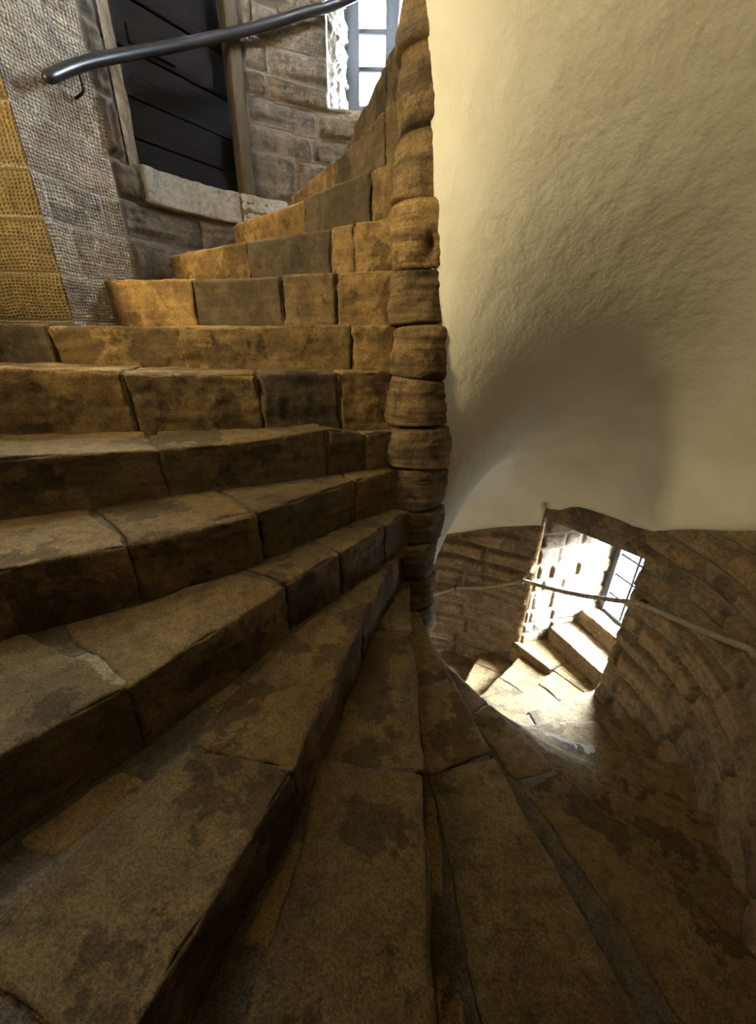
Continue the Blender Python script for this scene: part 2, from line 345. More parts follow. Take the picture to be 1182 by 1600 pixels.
WOBBLE = lambda s, z: 0.018*fbm(np.stack([s, z, 0*s], -1), 1.1, 2, 77)
def cyl_wall(name, k0, k1, zlo, zhi, openings, levels, blen, seed, material, res=0.01, bulge=0.02, rough=0.007, sty=None, kslope=True, band=(-0.55, 1.9), prot=0.02, hmod=None, R=RW, mw=0.008, warp=0.012):
    """curved masonry wall, k range along the stair, drop cells inside openings (ka,kb,za,zb)"""
    arc = R*DPH
    ks = np.linspace(k0, k1, int((k1-k0)*arc/res)+1); zs = np.linspace(zlo, zhi, int((zhi-zlo)/res)+1)
    for ka, kb, za, zb in openings:
        for v in (ka, kb):
            i = np.abs(ks-v).argmin(); ks[i] = v
        for v in (za, zb):
            i = np.abs(zs-v).argmin(); zs[i] = v
    K, Z = np.meshgrid(ks, zs, indexing='ij'); S = K*arc
    lv = [l if isinstance(l, float) else l for l in levels]
    h, rid, mort = block_height(S, Z, lv, blen, seed, bulge, rough, prot=prot, mw=mw, warp=warp)
    st = np.zeros_like(K) if sty is None else sty(K, Z)
    if hmod: h, rid, mort = hmod(K, Z, h, rid, mort)
    # round the arrises of the openings back into the reveals
    for ka, kb, za, zb in openings:
        dx = np.maximum(np.maximum(ka-K, K-kb), 0)*arc; dzz = np.maximum(np.maximum(za-Z, Z-zb), 0)
        dd = np.hypot(dx, dzz); t = np.clip(1-dd/0.03, 0, 1); h = h*(1-t) + (-0.0)*t - 0.012*t*t
    if name == 'wall_right':      # the plaster is feathered over the top course
        ed = Z0-RISE*K+edge_out(K); f = sstep(0.025, 0.08, ed-Z); h = h*f+0.018*(1-f); st = 1-f; h = h-0.10*np.clip(10.4-K, 0, 2)
    r = R - h - WOBBLE(S, Z)*(1-st)
    A = PH0+DPH*K; V = np.stack([NX+r*np.cos(A), NY+r*np.sin(A), ZO+Z], -1).reshape(-1, 3)
    kc = (ks[:-1]+ks[1:])/2; zc = (zs[:-1]+zs[1:])/2; KC, ZC = np.meshgrid(kc, zc, indexing='ij')
    line = Z0-RISE*KC; mask = (ZC > line+band[0]) & (ZC < line+band[1])
    for ka, kb, za, zb in openings: mask &= ~((KC > ka) & (KC < kb) & (ZC > za) & (ZC < zb))
    Q = gridq(len(ks), len(zs), mask)[:, ::-1]
    uv = np.stack([S.ravel(), Z.ravel()], -1)
    V, Q, (rid, mort, st, uv) = compact(V, Q, rid.ravel(), mort.ravel(), st.ravel(), uv)
    # the outer face of the wall
    ks2 = np.unique(np.concatenate([np.arange(k0-.1, k1, .2), [k1]]+[[o_[0], o_[1]] for o_ in openings])); zs2 = np.unique(np.concatenate([np.arange(zlo, zhi, .2), [zhi]]+[[o_[2], o_[3]] for o_ in openings]))
    if len(openings) == 0: ks2 = np.linspace(k0, k1, len(ks2))
    K2, Z2 = np.meshgrid(ks2, zs2, indexing='ij'); A2 = PH0+DPH*K2
    kc2 = (ks2[:-1]+ks2[1:])/2; zc2 = (zs2[:-1]+zs2[1:])/2; KC2, ZC2 = np.meshgrid(kc2, zc2, indexing='ij'); m2 = np.ones(KC2.shape, bool)
    for ka, kb, za, zb in openings: m2 &= ~((KC2 > ka) & (KC2 < kb) & (ZC2 > za) & (ZC2 < zb))
    R2 = R+0.045+(0.10*np.clip(10.4-K2, 0, 2) if name == 'wall_right' else 0)
    V2 = np.stack([NX+R2*np.cos(A2), NY+R2*np.sin(A2), ZO+Z2], -1).reshape(-1, 3); Q2 = gridq(len(ks2), len(zs2), m2)+len(V)
    n2 = len(V2); V = np.vstack([V, V2]); Q = np.vstack([Q, Q2]); z2 = np.zeros(n2)
    rid = np.r_[rid, z2+.5]; mort = np.r_[mort, z2]; st = np.r_[st, z2]; uv = np.vstack([uv, np.zeros((n2, 2))])
    return mesh(name, V, Q, material, None, {'rnd': rid, 'mort': mort, 'sty': st}, uv, kind='structure')
def plane_wall(name, P0, P1, zlo, zhi, levels, blen, seed, material, res=0.012, bulge=0.015, rough=0.006, sty=0.0, prot=0.015, parent=None, side=1, mw=0.008, warp=0.012, ztop=None, kind='structure'):
    """vertical plane from P0 to P1 (xy); the blocks swell towards the left-hand normal * side"""
    P0 = np.array(P0, float); P1 = np.array(P1, float); Ln = np.linalg.norm(P1-P0); T = (P1-P0)/Ln; N = np.array([-T[1], T[0]])*side
    us = np.linspace(0, Ln, int(Ln/res)+2); vs = np.linspace(0, 1, int((zhi-zlo)/res)+2)
    U, W = np.meshgrid(us, vs, indexing='ij'); zt = zhi if ztop is None else zhi+(ztop-zhi)*U/Ln
    Z = zlo+(zt-zlo)*W
    h, rid, mort = block_height(U, Z, levels, blen, seed, bulge, rough, prot=prot, mw=mw, warp=warp)
    e = np.minimum(U, Ln-U); h = h*np.clip(e/0.02, 0, 1)
    V = np.stack([P0[0]+T[0]*U+N[0]*h, P0[1]+T[1]*U+N[1]*h, ZO+Z], -1).reshape(-1, 3); Q = gridq(len(us), len(vs))
    if side > 0: Q = Q[:, ::-1]
    o = mesh(name, V, Q, material, None, {'rnd': rid.ravel(), 'mort': mort.ravel(), 'sty': np.full(rid.size, sty)}, np.stack([U.ravel(), Z.ravel()], -1), kind=kind)
    if parent: adopt(o, parent); 
    return o

def edge_out(k):
    e = 1.50+0*k
    e = np.where((k > 12.4) & (k <= 14.0), 1.46, e)
    t = np.clip((k-14.0)/1.97, 0, 1); e = np.where((k > 14.0) & (k < 15.99), 1.455+0.265*t, e)
    e = np.where(k >= 15.99, 1.57+0.055*np.clip(k-16, 0, 2), e)
    return e
# ---- the walls
LV_GREY = [-1.2, -0.95, -0.72, -0.5, -0.3, -0.1, 0.085, 0.275, 0.475, 0.645, 0.85, 1.0, 1.205, 1.4, 1.6, 1.8, 2.0, 2.2, 2.4, 2.7, 3.0, 3.3]
DOOR = (-2.44, -0.70, 0.83, 2.32); WIN1 = (-4.75, -3.63, 1.345, 2.60)
WIN3_ADDED = (-6.2, -5.45, 1.85, 2.66)  # added opening, out of view, lets daylight reach the grey wall
WIN2 = (14.08, 15.93, -2.62, -1.30)
def sty_left(K, Z):
    ashlar = sstep(-0.50, -0.44, K)
    return ashlar
def hmod_left(K, Z, h, rid, mort):
    t = sstep(-0.50, -0.44, K)
    # smooth tooled ashlar: thin joints, nearly flat
    d, r2 = masonry(K*RW*DPH, Z, LV_GREY, 0.33, 12, warp=0.002)
    hf = 0.004*sstep(0.003, 0.010, d)+0.004*(r2-0.5); mf = 1-sstep(0.003, 0.007, d)
    return h*(1-t)+hf*t, rid*(1-t)+r2*t, mort*(1-t)+mf*t
LV_UP = [-0.6, -0.3, 0.0, 0.26, 0.5, 0.665, 0.83, 1.06, 1.185, 1.305, 1.42, 1.55, 1.70, 1.86, 2.0, 2.2, 2.36, 2.55, 2.7, 2.9, 3.1, 3.4]
wl = cyl_wall('wall_left', -8.2, 0.575, -0.3, 3.3, [DOOR, WIN1, WIN3_ADDED], LV_UP, 0.46, 5, M_LEFT, res=0.0095, bulge=0.028, rough=0.018, sty=sty_left, hmod=hmod_left, band=(-0.6, 2.0))
LV_LOW = [-5.0, -4.7, -4.4, -4.1, -3.8, -3.55, -3.3, -3.1, -2.93, -2.77, -2.56, -2.41, -2.2, -2.01, -1.86, -1.70, -1.52, -1.36, -1.21, -1.08, -.92, -.76, -.6, -.42, -.25, -.1, .1, .3, .6]
wr = cyl_wall('wall_right', 8.9, 22.0, -5.0, 0.3, [WIN2], LV_LOW, 0.5, 22, M_WALL, res=0.0095, bulge=0.042, rough=0.018, prot=0.04, mw=0.010, warp=0.022)
YC = pol(RW-0.001, 0.576)
plane_wall('wall_front', (-2.75, 2.14), YC, -0.6, 2.0, LV_GREY, 3.0, 38, M_YEL, res=0.012, bulge=0.004, rough=0.0015, sty=1.0, prot=0.004, side=-1, mw=0.004, warp=0.003)
# recess in which the visitor stands: curved back wall, end wall and ceiling
RR = 2.75
def ring(name, r0, r1, k0, k1, zf, mat_, n=60, kind='structure', m=2):
    ks = np.linspace(k0, k1, n); rs = np.linspace(r0, r1, m); K, R_ = np.meshgrid(ks, rs, indexing='ij'); A = ang(K)
    V = np.stack([NX+R_*np.cos(A), NY+R_*np.sin(A), zf(K, R_)], -1).reshape(-1, 3)
    return mesh(name, V, gridq(n, m), mat_, None, {'rnd': np.full(len(V), .4), 'mort': np.zeros(len(V)), 'sty': np.zeros(len(V))}, np.stack([K.ravel(), R_.ravel()], -1), kind=kind)
cyl_wall('wall_back', 0.2, 9.1, -2.9, 2.2, [], courses(-2.7, 2.4, 0.2, 41), 0.4, 42, M_WALL, res=0.04, R=RR, band=(-0.8, 2.2))
a0, a1 = pol(RW+0.13, 8.92), pol(RR+0.05, 8.92)
plane_wall('wall_recess_end', a0, a1, -2.7, 0.4, courses(-2.8, .5, 0.18, 43), 0.4, 44, M_WALL, res=0.02, bulge=0.02, side=-1)
# unseen caps, added to shut sky light out of the stair ends
for nm, k, za, zb in (('added_cap_top', -7.6, 1.0, 4.2), ('added_cap_bottom', 18.7, -4.6, -1.2)):
    p0, p1 = pol(0.05, k), pol(RW+0.1, k)
    plane_wall(nm, p0, p1, za, zb, courses(za-.1, zb+.3, 0.2, 45), 0.4, 46, M_WALL, res=0.04, side=1 if k < 0 else -1)

# ------------------------------------------------------------------ vaulted plaster ceiling
CROWN = 0.74
def vault():
    ks = np.unique(np.concatenate([np.linspace(-8.2, 22.0, 1400), [15.975, 15.995]])); rs = np.concatenate([np.linspace(0.10, 1.70, 130), np.linspace(1.72, 2.9, 12)])
    K, R_ = np.meshgrid(ks, rs, indexing='ij'); A = ang(K)
    t = np.clip((R_-0.13)/(1.672-0.13), 0, 1)
    ein = np.interp(K, [4.5, 5.3, 5.9, 7.2, 8.0, 9.0, 12.5], [1.74, 1.73, 1.72, 1.65, 1.56, 1.52, 1.50]); eo = edge_out(K)
    # the notch over the window only bites near the wall
    base = 1.50+0.03*np.clip(K-15, 0, 3); wgt = sstep(0.93, 1.0, t)
    e = (1-t)*ein+t*(base*(1-wgt)+eo*wgt)
    arch = CROWN*np.clip(1-np.abs(2*t-1)**2.2, 0, 1)**0.75
    P = np.stack([NX+R_*np.cos(A), NY+R_*np.sin(A), K*0.2], -1)
    z = ZO+Z0-RISE*K+e+arch+0.020*fbm(P, 2.2, 2, 5)+0.0022*fbm(P, 24, 3, 6)
    V = np.stack([P[..., 0], P[..., 1], z], -1).reshape(-1, 3)
    KC = (ks[:-1]+ks[1:])/2; RC = (rs[:-1]+rs[1:])/2; kk, rr = np.meshgrid(KC, RC, indexing='ij')
    mask = (rr < 1.80+.3*(kk > 8)*(kk < 11)) | ((kk > -0.2) & (kk < 9.4))
    Q = gridq(len(ks), len(rs), mask); V, Q, _ = compact(V, Q)
    return mesh('ceiling', V, Q, M_PLAST, None, kind='structure')
vault()

# ------------------------------------------------------------------ steps
# per step: dz, nosing offsets (q, s towards the descending side), joints along the nosing, dirt strip behind the slab
OFF = {-4: [(.3, .04), (.5, .07), (.9, .1), (1.7, .12)], 4: [(.43, .016), (.91, .053), (1.34, .042), (1.62, .001)], 5: [(.45, .042), (.98, -.001), (1.53, .017), (1.77, -.011)],
 6: [(.33, -.019), (.81, -.017), (1.44, .015), (1.79, -.006)], 7: [(.2, -.018), (1.5, -.016), (1.8, -.023)], 8: [(.3, -.003), (1.75, .002)],
 9: [(.3, .0), (.69, .024), (.9, .044), (1.3, .037), (1.45, .055)], 10: [(.5, .01), (.82, .016), (1.34, .029)], 11: [(.6, -.02), (.96, -.038), (1.22, -.06), (1.5, -.05)],
 12: [(.5, .0), (.9, -.013), (1.14, -.03), (1.42, -.051), (1.62, -.027)], 13: [(.87, -.035), (1.05, .0), (1.34, .0), (1.7, .041)], 14: [(.6, .0), (1.0, -.017), (1.3, .015), (1.66, .057)],
 15: [(.6, -.02), (.91, -.042), (1.29, -.064), (1.61, -.01)], 16: [(.5, -.07), (.94, -.114), (1.68, -.085)], 17: [(.5, -.08), (1.22, -.109), (1.54, -.114)], 18: [(.5, -.1), (1.7, -.14)]}
DZ = {-2: [(.86, -.014), (1.6, -.009)], -1: [(.47, -.005), (.9, .003), (1.55, -.02)], 0: [(.4, .006), (1.67, .012)], 1: [(.33, .003), (1.7, -.005)],
 2: [(.39, .024), (1.21, .032), (1.64, .035)], 3: [(.3, -.03), (.47, .005), (.77, -.009), (1.14, -.011), (1.58, .001)]}
JN = {-3: [.38, .95], -2: [.35, .85], -1: [.36, .5, 1.03], 0: [.40, .67, 1.16], 1: [.32, 1.08, 1.68], 2: [.38, .72, 1.23], 3: [.29, .47, 1.13], 4: [.41, .91, 1.33], 5: [.35, .67, .98, 1.53],
 6: [.34, .81, 1.44], 7: [.57, 1.24], 8: [.68, 1.07], 9: [.71, 1.10], 10: [.45], 11: [.62, 1.3], 12: [.6, 1.42], 13: [.5, 1.39], 14: [1.01], 15: [.62, 1.38], 16: [.62, 1.2], 17: [.66, 1.4], 18: [.9]}
STRIP = {5: [(0.3, .0), (.93, .07), (1.43, .03), (2.0, .05)], 6: [(.3, .02), (.82, .045), (1.3, .09), (1.49, .15), (1.9, .19)], 7: [(.3, .02), (1.24, .03), (1.6, .10), (2.0, .17)],
 8: [(.3, .03), (1.07, .06), (1.25, .10), (1.68, .15), (2.0, .2)], 9: [(.3, .02), (1.08, .16), (1.3, .2), (1.8, .24), (2.0, .26)]}
PACK = {6: [(1.08, .055, .05, .045), (1.28, .085, .13, .06), (1.66, .11, .20, .085)], 7: [(1.55, .10, .22, .05)], 8: [(1.3, .055, .30, .045), (1.72, .075, .3, .06)], 9: [(1.36, .055, .42, .055), (1.75, .075, .22, .06)], 5: [(1.2, .05, .1, .03)]}
SNAME = {
 -7: 'topmost dark step end seen beside the pillar, near the slit window',
 -6: 'stone step just below the slit window, second from the top of the climb',
 -5: 'narrow stone step end rising steeply beside the pillar below the slit window',
 -4: 'dark narrow step wedged between pillar and the slit window corner',
 -3: 'stone step whose sunlit ochre end meets the wall right of the dark door',
 -2: 'short stone step with a long pitted dark block, under the slit window corner',
 -1: 'stone step with an ochre left block and a pale right end',
 0: 'ochre and brown block step that starts at the tooled grey wall corner',
 1: 'long level step with a grey block at its left end, at eye height',
 2: 'level step with a banded dark stone end beside the pillar',
 3: 'step whose worn tread dips at a joint left of its long dark stone',
 4: 'orange brown step with a deep black riser, split by a rusty crack',
 5: 'broad step with a pale mortar seam and flaked grey patches on its tread',
 6: 'broad step with a grey lit riser, rubble packing strip behind its slab',
 7: 'step whose front edge runs straight down through the lower middle of the view',
 8: 'long dim step just right of the one that runs straight down',
 9: 'dim step with a broken mortar seam along its back, at lower right',
 10: 'smooth plain brown tread, the first without joints below the camera',
 11: 'thin sliver of a step beneath the smooth plain brown tread',
 12: 'dark step with a notched slab joint, two above the half lit tread',
 13: 'dim two slab step just above the half lit tread by the window',
 14: 'half lit step, bright at its inner end and brown at the wall',
 15: 'white sunlit step level with the lower window niche',
 16: 'brightest white slab step below the lower window niche',
 17: 'grey step half in shadow below the brightest white slab',
 18: 'black shadowed step, lowest one seen at the foot of the back wall'}
# colour of single stones: (ochre share, dark share)
TONE = {(0, 0): (.85, 0), (0, 1): (.4, .35), (0, 2): (.1, .75), (0, 3): (1, 0), (-1, 0): (.8, 0), (-1, 1): (.6, .1), (-1, 2): (.05, .85), (-1, 3): (1, 0), (-2, 0): (.7, .1), (-2, 1): (.1, .8), (-2, 2): (1, .0),
 (-3, 0): (.3, .4), (-3, 1): (.3, .6), (-3, 2): (1, .1), (-4, 0): (.2, .6), (-4, 1): (.2, .7), (-4, 2): (.3, .5), (1, 0): (.8, 0), (1, 1): (.5, .12), (1, 2): (.6, .1), (1, 3): (0, .8), (1, 4): (.2, .6),
 (2, 0): (.9, 0), (2, 1): (.1, .65), (2, 2): (.5, .15), (2, 3): (.65, .05), (2, 4): (.6, .1), (3, 0): (.6, .2), (3, 1): (.4, .5), (3, 2): (.35, .45), (3, 3): (.5, .35), (4, 0): (.6, .2), (4, 1): (.2, .55), (4, 2): (.8, .35), (4, 3): (.95, .25),
 (5, 3): (.5, .1), (5, 4): (.3, .3), (6, 2): (.7, .15), (6, 3): (.45, .25), (7, 1): (.3, .3), (7, 2): (.4, .35)}
rs_ = np.random.RandomState(4)
def step(k):
    z = zs(k); a = ang(k); d = np.array([math.cos(a), math.sin(a)]); t = np.array([-math.sin(a), math.cos(a)])
    rmax = 2.85 if 1 <= k <= 10 else 2.0 if k == 11 else 1.735
    rx, ry = pol(0.9, k)
    root = empty('stone_step', (rx, ry, z-RISE), SNAME.get(k), 'step', 'spiral stair steps')
    off = OFF.get(k, [(0.2, 0), (1.8, 0)]); dz = DZ.get(k, [(0, 0), (1, 0)]); st = STRIP.get(k, [(0, 0), (1, 0)])
    fo = lambda q: np.interp(q, *zip(*off)); fz = lambda q: np.interp(q, *zip(*dz)); fs = lambda q: np.interp(q, *zip(*st))
    offp = OFF.get(k-1, [(0.2, 0), (1.8, 0)]); fop = lambda q: np.interp(q, *zip(*offp))
    def back(q): return -np.tan(DPH)*q + fop(q)/math.cos(DPH) - 0.035        # under the next riser
    joints = [j for j in JN.get(k, [.5, 1.1]) if j < rmax-0.1]
    bounds = [0.11]+joints+([] if rmax < 1.9 else [j for j in (1.95, 2.45) if j > joints[-1]+.25])+[rmax]
    H = RISE+0.045
    def tow(q, s, zz): return np.stack([NX+d[0]*q+t[0]*s, NY+d[1]*q+t[1]*s, zz], -1)
    fine = 0.011 if 1 <= k <= 9 else 0.013
    for i in range(len(bounds)-1):
        q0, q1 = bounds[i]+0.002, bounds[i+1]-0.002
        Lq = q1-q0; qm = (q0+q1)/2; Ws = float(fo(qm)-(back(qm)+fs(qm)))
        Ws = max(Ws, 0.05); seed = (k+20)*7+i; jit = rs_.uniform(-.006, .006); jz = rs_.uniform(-.004, .003)
        skew0, skew1 = (rs_.uniform(-.04, .04), rs_.uniform(-.04, .04))
        if i == 0: skew0 = 0
        if i == len(bounds)-2: skew1 = 0
        def fmap(V):
            u = V[:, 0]/Lq; b = V[:, 1]/Ws
            q = q0+V[:, 0]+0.012*fbm(np.stack([V[:, 1], V[:, 2]+i*3, 0*V[:, 0]+k+u], -1), 9, 2, 14)*np.abs(2*u-1)**6+(skew0*(1-u)+skew1*u)*(b-0.2)
            f = fo(q)+jit+0.010*fbm(np.stack([q, 0*q+k, 0*q], -1), 6, 3, 3)
            bk = back(q)+fs(q)+0.014*fbm(np.stack([q, 0*q+k, 0*q], -1), 7, 2, 8)*(fs(q) > .01)
            s = f+(bk-f)*b
            zz = z+fz(q)*(V[:, 2]/H)+jz-H+V[:, 2]
            # foot-worn hollow near the nosing
            wear = 0.012*np.exp(-((q-0.95)/0.35)**2)*np.exp(-b/0.25)*(V[:, 2]/H)
            return tow(q, s, zz-wear)
        rnd, dk = TONE.get((k, i), (float(hrand(k, i, 9))*.7, 0.35*float(hrand(k, i, 19))))
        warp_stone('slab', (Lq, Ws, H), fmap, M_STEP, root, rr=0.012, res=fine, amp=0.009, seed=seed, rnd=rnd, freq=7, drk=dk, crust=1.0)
    # mortar core that fills the joints
    qs = np.linspace(0.11, rmax, 60)
    V = []
    for q in qs:
        f, bk = float(fo(q))-0.022, float(back(q))
        zt = z+float(fz(q))-0.010
        for s, zz in ((f, z-H), (f, zt), (bk, zt), (bk, z-H)): V.append((NX+d[0]*q+t[0]*s, NY+d[1]*q+t[1]*s, zz))
    n = len(qs); Q = [(i*4+j, i*4+(j+1) % 4, (i+1)*4+(j+1) % 4, (i+1)*4+j) for i in range(n-1) for j in range(4)]+[(0, 3, 2, 1), ((n-1)*4, (n-1)*4+1, (n-1)*4+2, (n-1)*4+3)]
    o = mesh('mortar_bed', V, Q, M_MORT, None, {'rnd': np.full(len(V), .5), 'mort': np.zeros(len(V))}, smooth=False); adopt(o, root)
    for (q, wd, ln, hw) in PACK.get(k, []):
        bk0 = float(back(q))+0.045; seed = k*5+int(q*10)
        Lq, Ws, Hh = ln, min(wd, max(float(fs(q)), .05))*1.0, 0.03
        def fm(V, q=q, Lq=Lq, Ws=Ws, Hh=Hh):
            qq = q-Lq/2+V[:, 0]; s = back(qq)+0.045+V[:, 1]
            return tow(qq, s, z-0.037+V[:, 2])
        warp_stone('packing_stone', (Lq, Ws, Hh), fm, M_STEP, root, rr=0.014, res=0.01, amp=0.006, seed=seed, rnd=0.95, freq=14)
    if k == 5:
        def fs5(V): return tow(1.50+V[:, 1]+0.10*V[:, 0]+.012*np.sin(V[:, 0]*31), float(fo(1.53))-.015-V[:, 0], z-.0265+V[:, 2])
        warp_stone('mortar_seam', (.20, .036, .024), fs5, M_PALE, root, rr=.006, res=.008, amp=.004, seed=5, rnd=.5, freq=20)
    return root
for k in range(-7, 19): step(k)

# ------------------------------------------------------------------ newel
nw = empty('newel_pillar', (NX, NY, zs(18)-RISE), 'rough round sandstone pillar of stacked drums at the centre of the spiral stair', 'pillar')
for k in range(-9, 19):
    z1 = zl(k)-0.004; n, m = 110, 30
    A, W = np.meshgrid(np.linspace(0, 2*math.pi, n, endpoint=False), np.linspace(0, 1, m), indexing='ij')
    hh = RISE-0.004; Z = z1-hh+hh*W; e = np.minimum(W, 1-W)*hh
    rad = RN*(0.95+0.08*float(hrand(k, 5, 2)))
    prof = 1-(1-np.clip(e/0.014, 0, 1))**2.0
    P = np.stack([np.cos(A)*RN, np.sin(A)*RN, Z+k*3.1], -1)
    r = rad-(0.007 if k <= -3 else 0.015)*(1-prof)+(0.02 if k <= -2 else 0)*fbm(P*np.array([1, 1, .6]), 4, 2, 99)+0.034*fbm(P, 5.5, 3, k+40)*(.4+.6*prof)+0.009*fbm(P*np.array([1, 1, 6]), 8, 3, k+70)
    ac = math.atan2(-NY, -NX)
    if k == -1: r = r-0.045*np.exp(-(((A+math.pi) % (2*math.pi)-math.pi-ac-.05)*RN/0.016)**2-((Z-ZO-.335)/0.026)**2)
    Z = Z+0.010*np.sin(A+k*2.4)*np.clip((W-.5)*2, -1, 1)**3
    cxo, cyo = 0.014*(hrand(k, 1, 3)-.5), 0.008*(hrand(k, 2, 3)-.5)
    V = np.stack([NX+cxo+r*np.cos(A), NY+cyo+r*np.sin(A), Z], -1).reshape(-1, 3); idx = np.arange(n*m).reshape(n, m); Q = []
    for i in range(n):
        j = (i+1) % n; Q.append(np.stack([idx[i, :-1], idx[j, :-1], idx[j, 1:], idx[i, 1:]], -1))
    Q = np.concatenate(Q); V = np.vstack([V, [NX, NY, z1-hh], [NX, NY, z1]]); b0, t0 = n*m, n*m+1
    caps = []
    for i in range(0, n, 2):
        i1, i2 = (i+1) % n, (i+2) % n; caps.append((b0, idx[i2, 0], idx[i1, 0], idx[i, 0])); caps.append((t0, idx[i, -1], idx[i1, -1], idx[i2, -1]))
    Q = np.vstack([Q, caps]); o = mesh('drum', V, Q, M_NEWEL, None, {'rnd': np.full(len(V), hrand(k, 7, 4)), 'mort': np.zeros(len(V)), 'drk': np.full(len(V), {-3: .5, -2: .35, -1: .0, 0: .6, 1: .15, 2: .15, 3: .3, 4: .3}.get(k, .5))}); adopt(o, nw)

# ------------------------------------------------------------------ door
def ptk(r, k, z): x, y = pol(r, k); return (x, y, ZO+z)
dk0, dk1, dz0, dz1 = DOOR
door = empty('door_1', ptk(1.9, -1.57, dz0), kind='structure')
# stone jamb on the left, reveal floor, head
pj, pj2 = pol(RW-0.004, dk1), (-1.375, 3.07)
plane_wall('door_jamb', pj, pj2, dz0-.04, dz1, LV_GREY, 0.6, 52, M_WALL, res=0.012, bulge=0.006, rough=0.006, side=-1, mw=0.004, parent=door, kind=None)
pr, pr2 = pol(RW-0.004, dk0), (-0.93, 3.70)
plane_wall('door_jamb', pr, pr2, dz0-.04, dz1, LV_UP, 0.6, 53, M_GREY, res=0.015, bulge=0.008, rough=0.006, side=1, parent=door, kind=None)
def slab4(name, pts, za, zb, m, parent, bevel=0.004, kind=None):
    return box_pts([(x, y, ZO+za) for x, y in pts]+[(x, y, ZO+zb) for x, y in pts], name, m, parent, kind, bevel)
def out(p, q, dd):
    return (p[0], p[1])
D0, D1 = np.array(pj2), np.array(pr2); T = (D1-D0)/np.linalg.norm(D1-D0); Nn = np.array([-T[1], T[0]])
if Nn @ (np.array([NX, NY])-D0) > 0: Nn = -Nn
slab4('threshold', [tuple(np.array(pj)+(-.03, .0)), tuple(np.array(pr)+(0, .03)), tuple(D1+Nn*.1), tuple(D0+Nn*.1)], dz0-.12, dz0-0.006, M_FRAME, door)
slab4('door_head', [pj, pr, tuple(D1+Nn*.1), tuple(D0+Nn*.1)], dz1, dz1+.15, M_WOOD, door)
# boards: one leaf of six planks with dark gaps
planks = np.array([dz0-.01, 1.0, 1.17, 1.36, 1.56, 1.78, 2.02, dz1+.02])
VV, QQ = [], []
for i in range(len(planks)-1):
    za, zb = planks[i]+.004, planks[i+1]-.004; f = 0.004*(hrand(i, 2, 6)-.5)*2
    base = len(VV); tilt = 0.0
    for zz in (za, zb):
        for P_, o_ in ((D0-T*.2, f), (D1+T*.2, f), (D1+T*.2, .05), (D0-T*.2, .05)): q_ = P_+Nn*o_; VV.append((q_[0], q_[1], ZO+zz))
    for fc in [(3, 2, 1, 0), (4, 5, 6, 7), (0, 1, 5, 4), (1, 2, 6, 5), (2, 3, 7, 6), (3, 0, 4, 7)]: QQ.append([base+c for c in fc])
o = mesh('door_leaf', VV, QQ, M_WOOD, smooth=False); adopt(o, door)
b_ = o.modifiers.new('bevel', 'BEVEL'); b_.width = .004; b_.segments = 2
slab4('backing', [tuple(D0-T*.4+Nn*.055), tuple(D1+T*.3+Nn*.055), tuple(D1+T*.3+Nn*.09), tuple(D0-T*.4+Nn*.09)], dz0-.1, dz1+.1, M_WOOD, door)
# hatch plate outline on the leaf
hq = D0+T*.07; hq2 = D0+T*.33
slab4('hatch', [tuple(hq-Nn*.014), tuple(hq2-Nn*.014), tuple(hq2+Nn*.004), tuple(hq+Nn*.004)], 1.385, 1.46, M_WOOD, door)
# oak post at the right jamb
q0 = np.array(pol(RW-0.035, dk0+.02)); rad = np.array([math.cos(ang(dk0)), math.sin(ang(dk0))]); tang = np.array([-rad[1], rad[0]])
slab4('door_post', [tuple(q0), tuple(q0+tang*.075), tuple(q0+tang*.075+rad*.12), tuple(q0+rad*.12)], dz0-.005, dz1, M_POST, door, .012)

# sill stones under the door: two long blocks
sb = empty('window_sill', ptk(1.7, -1.9, .66), kind='structure')
for i, (ka, kb) in enumerate(((-2.16, -0.80), (-2.9, -2.18))):
    Lq = (kb-ka)*DPH*RW
    def fm(V, ka=ka, kb=kb, Lq=Lq):
        K = kb-(V[:, 0]/Lq)*(kb-ka); r = RW-0.045+V[:, 1]; A = ang(K)
        return np.stack([NX+r*np.cos(A), NY+r*np.sin(A), ZO+0.668+V[:, 2]], -1)
    warp_stone('sill_block', (Lq, .22 if i == 0 else .07, .160), fm, M_GREY, sb, rr=.014, res=.011, amp=.008, seed=90+i, rnd=.3, drk=.3)

# ------------------------------------------------------------------ upper slit window
wk0, wk1, wz0, wz1 = WIN1
w1 = empty('window_1', (-.07, 4.2, ZO+wz0), kind='structure')
pa, pb = pol(RW, wk1), pol(RW, wk0)
LVR = courses(1.2, 2.9, .3, 61)
plane_wall('reveal', pa, (-0.262, 4.24), wz0-.03, wz1, LVR, .7, 62, M_GREY, res=.007, bulge=.014, rough=.034, side=-1, parent=w1, kind=None)
plane_wall('reveal', pb, (0.105, 4.24), wz0-.03, wz1, LVR, .7, 63, M_GREY, res=.012, bulge=.010, rough=.010, side=1, parent=w1, kind=None)
slab4('sill', [pa, pb, (.15, 4.3), (-.3, 4.3)], wz0-.12, wz0-.004, M_WALL, w1, .006)
slab4('window_head', [pa, pb, (.15, 4.3), (-.3, 4.3)], wz1-.01, wz1+.12, M_WALL, w1, .006)
yy = 4.17
def bar(name, x0, x1, y0, y1, z0_, z1_, m, parent, bv=.003): return slab4(name, [(x0, y0), (x1, y0), (x1, y1), (x0, y1)], z0_, z1_, m, parent, bv)
fr = bar('frame', -.262, -.166, yy, yy+.05, wz0-.01, wz1, M_FRAME, w1); bar('frame', .016, .105, yy, yy+.05, wz0-.01, wz1, M_FRAME, w1)
bar('frame', -.166, .016, yy, yy+.05, wz0-.01, 1.545, M_FRAME, w1)
